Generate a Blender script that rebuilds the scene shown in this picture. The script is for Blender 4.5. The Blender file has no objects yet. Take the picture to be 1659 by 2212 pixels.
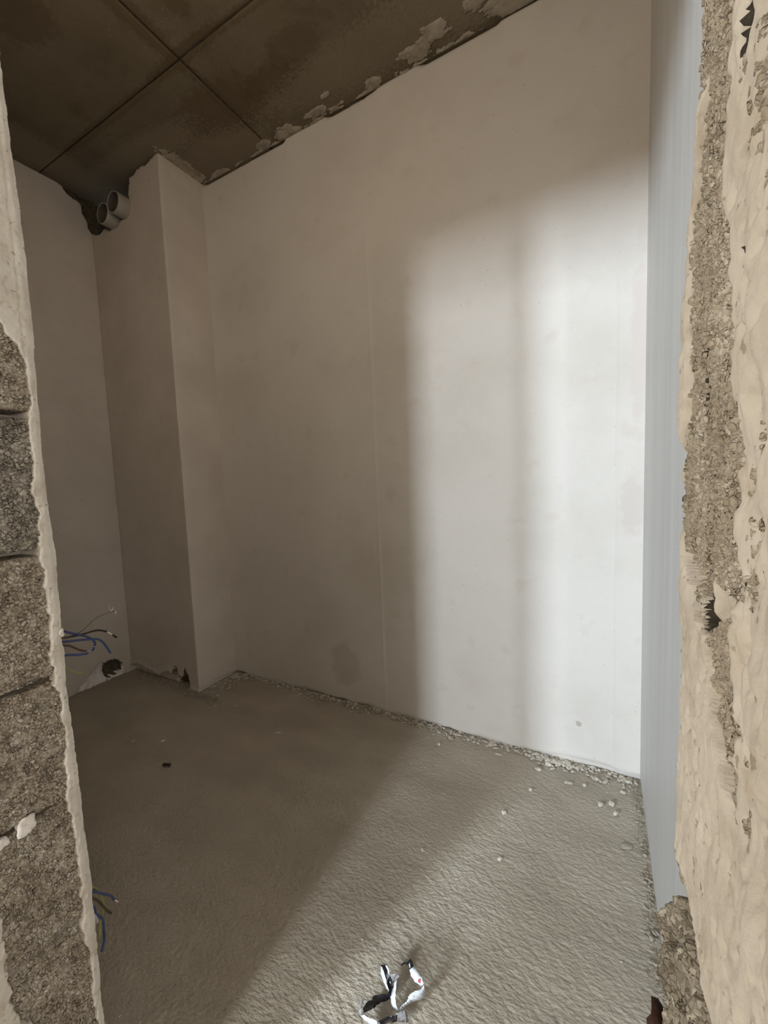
import bpy, bmesh, math
import numpy as np
from mathutils import Vector, Matrix

# ------------------------------------------------------------------ camera
SC = bpy.context.scene
COL = SC.collection
F_PX, YAW, PITCH, ROLL, CAMH = 876.396, 0.49209, 0.08238, -0.03799, 1.143
cam_d = bpy.data.cameras.new('camera')
cam = bpy.data.objects.new('camera', cam_d)
COL.objects.link(cam)
SC.camera = cam
cam_d.sensor_fit = 'VERTICAL'
cam_d.sensor_height = 24.0
cam_d.lens = F_PX / 2212.0 * 24.0
cam_d.clip_start = 0.01
_f = Vector((-math.sin(YAW) * math.cos(PITCH), math.cos(YAW) * math.cos(PITCH), -math.sin(PITCH)))
_r0 = Vector((math.cos(YAW), math.sin(YAW), 0))
_u0 = _r0.cross(_f)
_r = math.cos(ROLL) * _r0 + math.sin(ROLL) * _u0
_u = -math.sin(ROLL) * _r0 + math.cos(ROLL) * _u0
M = Matrix((_r, _u, -_f)).transposed().to_4x4()
M.translation = Vector((0, 0, CAMH))
cam.matrix_world = M

# ------------------------------------------------------------------ dimensions (metres)
H = 2.80            # ceiling
YB = 1.666          # back wall (the long plastered one)
XR = 0.133          # right wall
XC = -1.962         # lit side of the boxed-in chase
YC = 1.408          # front of the chase
XF = -2.594         # left wall
YN0, YN1 = 0.145, 0.288   # partition with the opening
XL, XJ = -0.702, 0.0425   # jambs
YCOR = -4.0         # back of the space the photographer stands in

# ------------------------------------------------------------------ light
SC.view_settings.view_transform = 'Standard'
SC.view_settings.look = 'None'
SC.view_settings.exposure = 0.0
SC.view_settings.gamma = 1.0
world = bpy.data.worlds.new('World')
SC.world = world
world.use_nodes = True
world.node_tree.nodes['Background'].inputs[0].default_value = (0.72, 0.86, 1.0, 1)
world.node_tree.nodes['Background'].inputs[1].default_value = 2.0

def area(name, loc, direction, sx, sy, power, col):
    d = bpy.data.lights.new(name, 'AREA')
    d.shape = 'RECTANGLE'; d.size = sx; d.size_y = sy
    d.energy = power; d.color = col
    o = bpy.data.objects.new(name, d)
    COL.objects.link(o)
    o.location = loc
    o.rotation_euler = Vector(direction).to_track_quat('-Z', 'Z').to_euler()
    return o

# daylight in the two window openings far behind the camera, and in the one to the right
area('daylight_narrow_window', (-0.70, YCOR - 0.10, 1.93), (0, 1, 0), 0.42, 1.15, 155, (0.80, 0.90, 1.0))
area('daylight_left_window', (-2.06, YCOR - 0.10, 1.93), (0.2, 1, 0), 0.44, 1.15, 420, (0.74, 0.87, 1.0))
area('daylight_right_side_window', (1.62, -0.75, 1.35), (-1, 0.12, 0), 0.9, 1.5, 27, (1.0, 0.91, 0.80))
area('fill_left_side', (-2.62, -0.95, 1.35), (1, 0.12, 0), 0.9, 1.5, 46, (1.0, 0.95, 0.87))  # added unseen fill to brighten the right jamb, no known window
# added fill lamp, unseen in a closed niche above the door opening
area('fill_niche_lamp', (-0.80, YN1 - 0.02, 2.44), (0, 1, -0.1), 1.36, 0.36, 4.6, (1.0, 0.84, 0.67))

# ------------------------------------------------------------------ noise
_rs = np.random.RandomState(7)
_T = _rs.rand(16, 256, 256)
def vn(x, y, s=0):
    T = _T[s % 16]
    xi = np.floor(x).astype(np.int64); yi = np.floor(y).astype(np.int64)
    fx = x - xi; fy = y - yi
    fx = fx * fx * (3 - 2 * fx); fy = fy * fy * (3 - 2 * fy)
    a = T[xi & 255, yi & 255]; b = T[(xi + 1) & 255, yi & 255]
    c = T[xi & 255, (yi + 1) & 255]; d = T[(xi + 1) & 255, (yi + 1) & 255]
    return (a * (1 - fx) + b * fx) * (1 - fy) + (c * (1 - fx) + d * fx) * fy - 0.5
def fbm(x, y, o=4, s=0, g=0.5):
    r = 0; a = 1.0; k = 0
    for i in range(o):
        r = r + a * vn(x * 2 ** i + 17.3 * i, y * 2 ** i + 9.1 * i, s + i); k += a; a *= g
    return r / k * 2
def worley(x, y, s=0):
    """F1, F2 and a random value of the nearest cell"""
    xi = np.floor(x).astype(np.int64); yi = np.floor(y).astype(np.int64)
    f1 = np.full(x.shape, 9.0); f2 = np.full(x.shape, 9.0); cid = np.zeros(x.shape)
    for i in (-1, 0, 1):
        for j in (-1, 0, 1):
            a = (xi + i) & 255; b = (yi + j) & 255
            px = xi + i + _T[(s + 3) % 16][a, b]; py = yi + j + _T[(s + 5) % 16][a, b]
            d = np.hypot(x - px, y - py); n = d < f1
            f2 = np.where(n, f1, np.minimum(f2, d)); cid = np.where(n, _T[(s + 8) % 16][a, b], cid)
            f1 = np.where(n, d, f1)
    return f1, f2, cid
def sst(a, b, x):
    t = np.clip((x - a) / (b - a), 0, 1); return t * t * (3 - 2 * t)
def in_poly(px, py, poly):
    r = np.zeros(px.shape, bool); n = len(poly)
    for i in range(n):
        x0, y0 = poly[i]; x1, y1 = poly[(i + 1) % n]
        if y0 == y1: continue
        c = ((y0 > py) != (y1 > py)) & (px < (x1 - x0) * (py - y0) / (y1 - y0) + x0)
        r ^= c
    return r

# ------------------------------------------------------------------ materials
def mat(name, cols, scale=3.0, rough=0.9, bump=0.0, bscale=60.0, speck=None, stretch=(1, 1, 1), spec=0.3,
        fine=0.0, fscale=400.0, extra=None):
    """procedural plaster / concrete: cols = list of (position, linear rgb) over a noise; specks; two bumps"""
    m = bpy.data.materials.new(name); m.use_nodes = True
    nt = m.node_tree; N = nt.nodes; L = nt.links
    b = N['Principled BSDF']
    b.inputs['Roughness'].default_value = rough
    b.inputs['Specular IOR Level'].default_value = spec
    geo = N.new('ShaderNodeNewGeometry')
    mp = N.new('ShaderNodeMapping'); mp.inputs['Scale'].default_value = stretch
    L.new(geo.outputs['Position'], mp.inputs['Vector'])
    n1 = N.new('ShaderNodeTexNoise'); n1.inputs['Scale'].default_value = scale
    n1.inputs['Detail'].default_value = 8; n1.inputs['Roughness'].default_value = 0.6
    L.new(mp.outputs[0], n1.inputs['Vector'])
    r = N.new('ShaderNodeValToRGB')
    while len(r.color_ramp.elements) < len(cols): r.color_ramp.elements.new(0.5)
    for e, (p, c) in zip(r.color_ramp.elements, cols):
        e.position = p; e.color = (*c, 1)
    L.new(n1.outputs['Fac'], r.inputs['Fac'])
    out = r.outputs['Color']
    if speck:
        for (sc_, lo, hi, col, st) in speck:
            n2 = N.new('ShaderNodeTexNoise'); n2.inputs['Scale'].default_value = sc_
            n2.inputs['Detail'].default_value = 3
            L.new(mp.outputs[0], n2.inputs['Vector'])
            mr = N.new('ShaderNodeMapRange'); mr.inputs['From Min'].default_value = lo
            mr.inputs['From Max'].default_value = hi; mr.inputs['To Max'].default_value = st
            L.new(n2.outputs['Fac'], mr.inputs['Value'])
            mx = N.new('ShaderNodeMix'); mx.data_type = 'RGBA'
            L.new(mr.outputs[0], mx.inputs[0]); L.new(out, mx.inputs[6])
            mx.inputs[7].default_value = (*col, 1)
            out = mx.outputs[2]
    if extra: out = extra(N, L, geo, out)
    L.new(out, b.inputs['Base Color'])
    last = None
    for amt, s in ((bump, bscale), (fine, fscale)):
        if amt:
            nb = N.new('ShaderNodeTexNoise'); nb.inputs['Scale'].default_value = s
            nb.inputs['Detail'].default_value = 4
            L.new(mp.outputs[0], nb.inputs['Vector'])
            bp = N.new('ShaderNodeBump'); bp.inputs['Strength'].default_value = 1.0
            bp.inputs['Distance'].default_value = amt
            L.new(nb.outputs['Fac'], bp.inputs['Height'])
            if last: L.new(last.outputs[0], bp.inputs['Normal'])
            last = bp
    if last: L.new(last.outputs[0], b.inputs['Normal'])
    return m
def plain(name, col, rough=0.5, spec=0.4, metal=0.0):
    return mat(name, [(0.3, tuple(c * 0.9 for c in col)), (0.7, col)], scale=40, rough=rough, spec=spec)

def blob(N, L, geo, out, centre, size, col, strength, wob=14.0, lo=1.05, hi=0.7):
    """a soft-edged irregular stain at a fixed place on a surface"""
    v = N.new('ShaderNodeVectorMath'); v.operation = 'SUBTRACT'
    L.new(geo.outputs['Position'], v.inputs[0]); v.inputs[1].default_value = centre
    d = N.new('ShaderNodeVectorMath'); d.operation = 'DIVIDE'
    L.new(v.outputs[0], d.inputs[0]); d.inputs[1].default_value = size
    ln = N.new('ShaderNodeVectorMath'); ln.operation = 'LENGTH'
    L.new(d.outputs[0], ln.inputs[0])
    n = N.new('ShaderNodeTexNoise'); n.inputs['Scale'].default_value = wob; n.inputs['Detail'].default_value = 5
    L.new(geo.outputs['Position'], n.inputs['Vector'])
    a = N.new('ShaderNodeMath'); a.operation = 'MULTIPLY_ADD'
    L.new(n.outputs['Fac'], a.inputs[0]); a.inputs[1].default_value = 1.2
    L.new(ln.outputs['Value'], a.inputs[2])
    mr = N.new('ShaderNodeMapRange'); mr.inputs['From Min'].default_value = lo + 0.6
    mr.inputs['From Max'].default_value = hi + 0.6; mr.inputs['To Max'].default_value = strength
    L.new(a.outputs[0], mr.inputs['Value'])
    mx = N.new('ShaderNodeMix'); mx.data_type = 'RGBA'
    L.new(mr.outputs[0], mx.inputs[0]); L.new(out, mx.inputs[6]); mx.inputs[7].default_value = (*col, 1)
    return mx.outputs[2]

def back_extra(N, L, geo, out):
    st = (0.50, 0.44, 0.37)
    out = blob(N, L, geo, out, (-1.15, YB, 0.20), (0.10, 1, 0.12), (0.56, 0.50, 0.43), 0.55)
    out = blob(N, L, geo, out, (0.10, YB, 1.02), (0.045, 1, 0.12), (0.66, 0.58, 0.53), 0.6, 30)
    out = blob(N, L, geo, out, (0.115, YB, 1.55), (0.03, 1, 0.35), (0.68, 0.60, 0.55), 0.6, 22)
    out = blob(N, L, geo, out, (-0.07, YB, 0.165), (0.012, 1, 0.012), (0.42, 0.36, 0.32), 0.7, 60)
    return out
plaster_in = mat('gypsum_plaster', [(0.25, (0.66, 0.605, 0.54)), (0.5, (0.74, 0.69, 0.63)), (0.8, (0.78, 0.73, 0.675))],
                 scale=2.2, bump=0.0012, bscale=22, fine=0.0004, fscale=160,
                 speck=[(90, 0.695, 0.73, (0.42, 0.36, 0.30), 0.55), (200, 0.70, 0.73, (0.45, 0.39, 0.33), 0.5), (9, 0.60, 0.72, (0.66, 0.58, 0.50), 0.5)], extra=back_extra)
plaster_chase = mat('chase_plaster', [(0.3, (0.60, 0.53, 0.455)), (0.7, (0.72, 0.645, 0.565))], scale=3, bump=0.001, bscale=25,
                    fine=0.0004, fscale=160, speck=[(70, 0.70, 0.74, (0.33, 0.28, 0.22), 0.7)])
plaster_right = mat('polished_plaster', [(0.3, (0.54, 0.53, 0.505)), (0.7, (0.63, 0.62, 0.595))], scale=4, rough=0.5, spec=0.4,
                    bump=0.0006, bscale=14, stretch=(1, 4, 0.22), fine=0.00015, fscale=200,
                    speck=[(40, 0.70, 0.76, (0.46, 0.45, 0.42), 0.5)])
plaster_old = mat('rough_plaster', [(0.25, (0.50, 0.43, 0.35)), (0.5, (0.64, 0.575, 0.49)), (0.75, (0.72, 0.655, 0.57))],
                  scale=26, bump=0.0010, bscale=160, fine=0.0003, fscale=700,
                  speck=[(150, 0.66, 0.70, (0.30, 0.23, 0.16), 0.7), (55, 0.62, 0.72, (0.47, 0.37, 0.27), 0.55), (18, 0.62, 0.74, (0.50, 0.41, 0.31), 0.5)])
def pumice_mat(name, dark, mid, light, pale, scale=190.0, bd=0.0035, pore=0.5):
    m = bpy.data.materials.new(name); m.use_nodes = True
    nt = m.node_tree; N = nt.nodes; L = nt.links; b = N['Principled BSDF']
    b.inputs['Roughness'].default_value = 0.95; b.inputs['Specular IOR Level'].default_value = 0.15
    geo = N.new('ShaderNodeNewGeometry')
    dn = N.new('ShaderNodeTexNoise'); dn.inputs['Scale'].default_value = 150; dn.inputs['Detail'].default_value = 3
    L.new(geo.outputs['Position'], dn.inputs['Vector'])
    ma = N.new('ShaderNodeVectorMath'); ma.operation = 'MULTIPLY_ADD'
    L.new(dn.outputs['Color'], ma.inputs[0]); ma.inputs[1].default_value = (0.006, 0.006, 0.006); L.new(geo.outputs['Position'], ma.inputs[2])
    def vor(sc_, feat):
        v = N.new('ShaderNodeTexVoronoi'); v.feature = feat; v.inputs['Scale'].default_value = sc_
        L.new(ma.outputs[0], v.inputs['Vector']); return v
    vc = vor(scale, 'F1'); ve = vor(scale, 'DISTANCE_TO_EDGE'); vb = vor(scale * 0.36, 'F1'); vbe = vor(scale * 0.36, 'DISTANCE_TO_EDGE')
    sep = N.new('ShaderNodeSeparateColor'); L.new(vc.outputs['Color'], sep.inputs[0])
    big = N.new('ShaderNodeTexNoise'); big.inputs['Scale'].default_value = 26; big.inputs['Detail'].default_value = 5
    L.new(geo.outputs['Position'], big.inputs['Vector'])
    ad = N.new('ShaderNodeMath'); ad.operation = 'MULTIPLY_ADD'; L.new(sep.outputs[0], ad.inputs[0]); ad.inputs[1].default_value = 0.55
    sb = N.new('ShaderNodeMath'); sb.operation = 'SUBTRACT'; L.new(big.outputs['Fac'], sb.inputs[0]); sb.inputs[1].default_value = 0.25
    L.new(sb.outputs[0], ad.inputs[2])
    r = N.new('ShaderNodeValToRGB')
    while len(r.color_ramp.elements) < 4: r.color_ramp.elements.new(0.5)
    for e, (p, c) in zip(r.color_ramp.elements, ((0.12, dark), (0.38, mid), (0.68, light), (0.86, pale))): e.position = p; e.color = (*c, 1)
    L.new(ad.outputs[0], r.inputs['Fac'])
    # pores between the grains, their shade put into the colour
    po = N.new('ShaderNodeMapRange'); po.inputs['From Min'].default_value = 0.10; po.inputs['From Max'].default_value = 0.02
    L.new(ve.outputs['Distance'], po.inputs['Value'])
    pm = N.new('ShaderNodeMapRange'); pm.inputs['From Min'].default_value = pore; pm.inputs['From Max'].default_value = pore + 0.12
    dn2 = N.new('ShaderNodeTexNoise'); dn2.inputs['Scale'].default_value = 75; dn2.inputs['Detail'].default_value = 3
    L.new(geo.outputs['Position'], dn2.inputs['Vector']); L.new(dn2.outputs['Fac'], pm.inputs['Value'])
    mu = N.new('ShaderNodeMath'); mu.operation = 'MULTIPLY'; L.new(po.outputs[0], mu.inputs[0]); L.new(pm.outputs[0], mu.inputs[1])
    mx = N.new('ShaderNodeMix'); mx.data_type = 'RGBA'; L.new(mu.outputs[0], mx.inputs[0]); L.new(r.outputs[0], mx.inputs[6])
    mx.inputs[7].default_value = (dark[0] * 0.4, dark[1] * 0.38, dark[2] * 0.36, 1)
    # rusty grains and white plaster flecks
    out = mx.outputs[2]
    for (sc_, lo, hi, col, st) in ((48, 0.66, 0.71, (0.70, 0.64, 0.55), 0.85), (85, 0.70, 0.75, (0.33, 0.19, 0.12), 0.6)):
        n2 = N.new('ShaderNodeTexNoise'); n2.inputs['Scale'].default_value = sc_; n2.inputs['Detail'].default_value = 4
        L.new(geo.outputs['Position'], n2.inputs['Vector'])
        mr = N.new('ShaderNodeMapRange'); mr.inputs['From Min'].default_value = lo; mr.inputs['From Max'].default_value = hi; mr.inputs['To Max'].default_value = st
        L.new(n2.outputs['Fac'], mr.inputs['Value'])
        m2 = N.new('ShaderNodeMix'); m2.data_type = 'RGBA'; L.new(mr.outputs[0], m2.inputs[0]); L.new(out, m2.inputs[6]); m2.inputs[7].default_value = (*col, 1); out = m2.outputs[2]
    L.new(out, b.inputs['Base Color'])
    hs = N.new('ShaderNodeMath'); hs.operation = 'MINIMUM'; L.new(ve.outputs['Distance'], hs.inputs[0]); hs.inputs[1].default_value = 0.16
    hb = N.new('ShaderNodeMath'); hb.operation = 'MULTIPLY_ADD'; L.new(sep.outputs[1], hb.inputs[0]); hb.inputs[1].default_value = 0.12; L.new(hs.outputs[0], hb.inputs[2])
    bp = N.new('ShaderNodeBump'); bp.inputs['Distance'].default_value = bd; L.new(hb.outputs[0], bp.inputs['Height'])
    nb = N.new('ShaderNodeTexNoise'); nb.inputs['Scale'].default_value = 700; nb.inputs['Detail'].default_value = 3; L.new(geo.outputs['Position'], nb.inputs['Vector'])
    b2 = N.new('ShaderNodeBump'); b2.inputs['Distance'].default_value = 0.0007; L.new(nb.outputs['Fac'], b2.inputs['Height']); L.new(bp.outputs[0], b2.inputs['Normal'])
    L.new(b2.outputs[0], b.inputs['Normal'])
    return m
pumice = pumice_mat('pumice_concrete', (0.24, 0.19, 0.14), (0.40, 0.335, 0.255), (0.50, 0.43, 0.34), (0.64, 0.57, 0.47), 215.0, 0.0040, 0.44)
pumice_fine = pumice_mat('fine_pumice_concrete', (0.30, 0.24, 0.175), (0.43, 0.365, 0.28), (0.50, 0.43, 0.34), (0.66, 0.59, 0.49), 430.0, 0.0017, 0.50)
pumice_gray = pumice_mat('grey_pumice_concrete', (0.17, 0.145, 0.11), (0.32, 0.28, 0.225), (0.41, 0.365, 0.30), (0.56, 0.50, 0.42), 200.0, 0.0042, 0.42)
pumice_rub = pumice_mat('rubble_concrete', (0.16, 0.135, 0.10), (0.29, 0.25, 0.195), (0.38, 0.335, 0.27), (0.58, 0.52, 0.43), 330.0, 0.0022, 0.50)
mortar = mat('grey_mortar', [(0.3, (0.17, 0.145, 0.11)), (0.7, (0.42, 0.37, 0.30))], scale=110, bump=0.003, bscale=260)
mortar_dark = mat('shaded_core_mortar', [(0.3, (0.06, 0.045, 0.03)), (0.7, (0.15, 0.12, 0.085))], scale=50, bump=0.002, bscale=90)  # brown core mortar, darkened to carry the shade of cavities and joints
pit_m = mat('pit_core_shade', [(0.3, (0.03, 0.024, 0.018)), (0.7, (0.085, 0.068, 0.05))], scale=90, bump=0.002, bscale=150)  # shade inside the jamb pits, put into a near-black colour
white_rub = mat('broken_white_plaster', [(0.3, (0.74, 0.66, 0.58)), (0.6, (0.94, 0.88, 0.82))], scale=40, bump=0.003, bscale=90)
floor_m = mat('cement_screed', [(0.25, (0.375, 0.325, 0.25)), (0.5, (0.465, 0.405, 0.318)), (0.75, (0.545, 0.48, 0.385))],
              scale=3.0, rough=0.48, spec=0.45, bump=0.0048, bscale=85, stretch=(1.0, 1.8, 1), fine=0.0008, fscale=260,
              speck=[(120, 0.70, 0.74, (0.60, 0.56, 0.48), 0.7), (60, 0.70, 0.76, (0.25, 0.20, 0.15), 0.6), (1.6, 0.5, 0.75, (0.37, 0.32, 0.25), 0.6)])
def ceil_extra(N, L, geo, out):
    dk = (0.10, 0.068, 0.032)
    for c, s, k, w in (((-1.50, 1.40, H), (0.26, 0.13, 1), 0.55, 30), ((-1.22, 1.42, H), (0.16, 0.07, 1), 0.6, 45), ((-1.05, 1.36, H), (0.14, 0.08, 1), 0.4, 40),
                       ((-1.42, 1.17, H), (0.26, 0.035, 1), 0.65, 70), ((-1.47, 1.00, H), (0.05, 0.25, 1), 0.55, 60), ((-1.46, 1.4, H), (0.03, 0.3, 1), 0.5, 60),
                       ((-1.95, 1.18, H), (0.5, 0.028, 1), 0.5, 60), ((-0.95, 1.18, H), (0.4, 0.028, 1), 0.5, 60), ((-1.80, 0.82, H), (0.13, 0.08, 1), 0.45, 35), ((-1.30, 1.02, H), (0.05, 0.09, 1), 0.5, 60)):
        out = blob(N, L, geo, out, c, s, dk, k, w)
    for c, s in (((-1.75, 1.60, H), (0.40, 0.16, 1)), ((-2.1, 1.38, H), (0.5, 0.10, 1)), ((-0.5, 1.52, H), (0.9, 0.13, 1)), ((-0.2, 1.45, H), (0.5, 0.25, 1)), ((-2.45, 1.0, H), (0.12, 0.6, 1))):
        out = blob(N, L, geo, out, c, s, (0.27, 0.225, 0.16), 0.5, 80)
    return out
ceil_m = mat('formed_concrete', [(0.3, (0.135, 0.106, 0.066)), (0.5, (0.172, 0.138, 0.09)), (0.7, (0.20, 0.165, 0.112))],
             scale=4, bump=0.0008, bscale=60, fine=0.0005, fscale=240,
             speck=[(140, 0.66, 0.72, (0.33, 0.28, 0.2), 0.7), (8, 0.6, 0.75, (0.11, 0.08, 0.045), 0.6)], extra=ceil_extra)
corridor_m = mat('corridor_plaster', [(0.3, (0.60, 0.51, 0.40)), (0.7, (0.70, 0.61, 0.49))], scale=3)
pvc = plain('grey_pvc', (0.42, 0.385, 0.33), 0.45)
pvc_in = plain('dark_pipe_inside', (0.12, 0.10, 0.08), 0.8)  # darker colour for the inner pipe wall
smear_m = mat('smeared_plaster', [(0.3, (0.27, 0.23, 0.17)), (0.7, (0.50, 0.44, 0.36))], scale=26, bump=0.002, bscale=80)
crumb_m = mat('plaster_crumb', [(0.3, (0.52, 0.455, 0.37)), (0.7, (0.76, 0.70, 0.62))], scale=120, bump=0.001, bscale=200)
crumb_g = mat('screed_crumb', [(0.3, (0.30, 0.26, 0.20)), (0.7, (0.52, 0.46, 0.38))], scale=120, bump=0.001, bscale=200)
blue_w = plain('blue_insulation', (0.045, 0.075, 0.20), 0.4)
black_w = plain('black_insulation', (0.018, 0.014, 0.014), 0.4)
brown_w = plain('brown_insulation', (0.085, 0.045, 0.028), 0.4)
yel_w = plain('yellow_green_insulation', (0.40, 0.38, 0.09), 0.4)
gray_w = plain('grey_tube', (0.45, 0.38, 0.36), 0.5)
bare = plain('bare_conductor', (0.85, 0.74, 0.58), 0.5, 0.8)
film_w = mat('white_printed_film', [(0.3, (0.72, 0.76, 0.80)), (0.7, (0.88, 0.90, 0.92))], scale=60, rough=0.3, bump=0.0008, bscale=90,
             speck=[(130, 0.66, 0.70, (0.3, 0.3, 0.33), 0.5)])
film_k = plain('black_film', (0.012, 0.010, 0.012), 0.25, 0.6)
film_g = mat('grey_film_back', [(0.3, (0.13, 0.12, 0.12)), (0.7, (0.42, 0.40, 0.40))], scale=140, rough=0.35)
red_ink = plain('red_print', (0.55, 0.10, 0.10), 0.4)
clay = mat('brown_clay', [(0.3, (0.035, 0.016, 0.010)), (0.7, (0.10, 0.045, 0.03))], scale=60, bump=0.002, bscale=120)

# ------------------------------------------------------------------ mesh helpers
def link(name, me, parent=None, mats=(), smooth=True, kind=None, label=None):
    for m in mats: me.materials.append(m)
    if smooth: me.polygons.foreach_set('use_smooth', np.ones(len(me.polygons), bool))
    o = bpy.data.objects.new(name, me); COL.objects.link(o)
    if parent: o.parent = parent
    if kind: o['kind'] = kind
    if label: o['label'] = label
    return o
def tag(o, label, cat, group=None):
    o['label'] = label; o['category'] = cat
    if group: o['group'] = group
    return o
def empty(name, loc=(0, 0, 0)):
    o = bpy.data.objects.new(name, None); COL.objects.link(o); o.location = loc
    o.empty_display_size = 0.05
    return o
def quads_mesh(name, co, quads, mi=None):
    me = bpy.data.meshes.new(name)
    me.vertices.add(len(co)); me.vertices.foreach_set('co', np.asarray(co, np.float32).ravel())
    q = np.asarray(quads, np.int32)
    me.loops.add(q.size); me.loops.foreach_set('vertex_index', q.ravel())
    me.polygons.add(len(q)); me.polygons.foreach_set('loop_start', np.arange(0, q.size, 4, dtype=np.int32))
    if mi is not None: me.polygons.foreach_set('material_index', np.asarray(mi, np.int32))
    me.update(); me.validate()
    return me
def sheet(name, P0, U, V, N, lu, lv, step, h, mats, parent=None, thick=0.1, ush=None, mfun=None, kind=None, label=None, stepv=None):
    """a solid slab whose front face (u along U, v along V, outward N = U x V) is displaced by h(u, v)"""
    nu = max(2, int(round(lu / step)) + 1); nv = max(2, int(round(lv / (stepv or step))) + 1)
    u, v = np.meshgrid(np.linspace(0, lu, nu), np.linspace(0, lv, nv), indexing='ij')
    d = h(u, v) if h else np.zeros(u.shape)
    uu = u + (ush(u, v) if ush else 0)
    P0, U, V, N = (np.array(a, float) for a in (P0, U, V, N))
    co = P0 + uu[..., None] * U + v[..., None] * V + d[..., None] * N
    idx = np.arange(nu * nv).reshape(nu, nv)
    q = np.stack([idx[:-1, :-1], idx[1:, :-1], idx[1:, 1:], idx[:-1, 1:]], -1).reshape(-1, 4)
    mi = None
    if mfun is not None:
        uc = (u[:-1, :-1] + u[1:, 1:]) / 2; vc = (v[:-1, :-1] + v[1:, 1:]) / 2
        mi = mfun(uc, vc).astype(int).reshape(-1)
    ring = np.concatenate([idx[:, 0], idx[-1, 1:], idx[-2::-1, -1], idx[0, -2:0:-1]])
    base = co.reshape(-1, 3)
    rc = base[ring]; back = rc + (-(thick) - ((rc - P0) @ N))[:, None] * N
    n0 = len(base); k = len(ring)
    a = ring; b = np.roll(ring, -1); c = n0 + (np.arange(k) + 1) % k; e = n0 + np.arange(k)
    sk = np.stack([b, a, e, c], -1)
    allc = np.concatenate([base, back])
    i00 = n0; i10 = n0 + nu - 1; i11 = n0 + nu - 1 + nv - 1; i01 = n0 + 2 * (nu - 1) + nv - 1
    allq = np.concatenate([q, sk, [[i00, i01, i11, i10]]])
    if mi is not None: mi = np.concatenate([mi, np.zeros(k + 1, int)])
    me = quads_mesh(name, allc, allq, mi)
    o = link(name, me, parent, mats, kind=kind, label=label)
    fl = np.ones(len(me.polygons), bool); fl[-(k + 1):] = False
    me.polygons.foreach_set('use_smooth', fl)
    return o
def boxes(name, lst, m, parent=None, kind=None):
    co = []; q = []
    for (x0, x1, y0, y1, z0, z1) in lst:
        b = len(co)
        co += [(x0, y0, z0), (x1, y0, z0), (x1, y1, z0), (x0, y1, z0), (x0, y0, z1), (x1, y0, z1), (x1, y1, z1), (x0, y1, z1)]
        q += [[b + i for i in f] for f in ((3, 2, 1, 0), (4, 5, 6, 7), (0, 1, 5, 4), (1, 2, 6, 5), (2, 3, 7, 6), (3, 0, 4, 7))]
    return link(name, quads_mesh(name, co, q), parent, [m], smooth=False, kind=kind)
def catmull(pts, n=6):
    P = [np.array(p, float) for p in pts]; P = [2 * P[0] - P[1]] + P + [2 * P[-1] - P[-2]]
    out = []
    for i in range(1, len(P) - 2):
        for t in np.arange(n) / n:
            a, b, c, d = P[i - 1], P[i], P[i + 1], P[i + 2]
            out.append(0.5 * ((2 * b) + (c - a) * t + (2 * a - 5 * b + 4 * c - d) * t * t + (3 * b - a - 3 * c + d) * t ** 3))
    out.append(P[-2]); return np.array(out)
def tube(name, pts, r, m, parent=None, sides=10, n=6, taper=None, label=None):
    c = catmull(pts, n); k = len(c)
    T = np.gradient(c, axis=0); T /= np.linalg.norm(T, axis=1)[:, None]
    ref = np.array([0.31, 0.2, 0.93]); A = np.cross(T, ref); A /= np.linalg.norm(A, axis=1)[:, None]; B = np.cross(T, A)
    an = np.linspace(0, 2 * np.pi, sides, endpoint=False)
    rr = np.full(k, r) if taper is None else np.linspace(r, taper, k)
    co = (c[:, None] + rr[:, None, None] * (np.cos(an)[None, :, None] * A[:, None] + np.sin(an)[None, :, None] * B[:, None])).reshape(-1, 3)
    q = []
    for i in range(k - 1):
        for j in range(sides):
            q.append([i * sides + j, i * sides + (j + 1) % sides, (i + 1) * sides + (j + 1) % sides, (i + 1) * sides + j])
    n0 = len(co); co = np.concatenate([co, [c[0], c[-1]]])
    for j in range(0, sides, 2):
        q.append([n0, (j + 2) % sides, (j + 1) % sides, j])
        e = (k - 1) * sides; q.append([n0 + 1, e + j, e + (j + 1) % sides, e + (j + 2) % sides])
    return link(name, quads_mesh(name, co, q), parent, [m], label=label)
def _ico(sub):
    bm = bmesh.new(); bmesh.ops.create_icosphere(bm, subdivisions=sub, radius=1)
    co = np.array([v.co[:] for v in bm.verts]); f = [[v.index for v in t.verts] for t in bm.faces]; bm.free()
    return co, f
ICO = {s: _ico(s) for s in (1, 2, 3, 5, 6)}
def rock_co(sub, size, seed, amp=0.25, box=0.0):
    co, f = ICO[sub]; rs = np.random.RandomState(seed)
    if box:
        m = np.abs(co).max(1)[:, None]; co = co * (1 - box) + co / m * 0.86 * box
    d = np.zeros(len(co)); fr = 1.3; a = amp
    for _ in range(2 if sub < 3 else (7 if sub > 4 else 4)):
        for _k in range(3):
            dv = rs.randn(3) * fr; d += a * np.sin(co @ dv * 2 + rs.rand() * 6) / 2.2
        fr *= 1.9; a *= 0.56
    return (co * (1 + d)[:, None]) * np.array(size), f
def rock(name, loc, size, seed, m, parent=None, sub=2, amp=0.25, box=0.4, rot=0.0, label=None, xf=None):
    co, f = rock_co(sub, size, seed, amp, box)
    c, s = math.cos(rot), math.sin(rot)
    co = co @ np.array([[c, s, 0], [-s, c, 0], [0, 0, 1]])
    if xf is not None: co = xf(co)
    me = bpy.data.meshes.new(name); me.from_pydata(co.tolist(), [], f); me.update()
    o = link(name, me, parent, [m], smooth=sub > 2, label=label)
    o.location = loc
    return o
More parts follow.
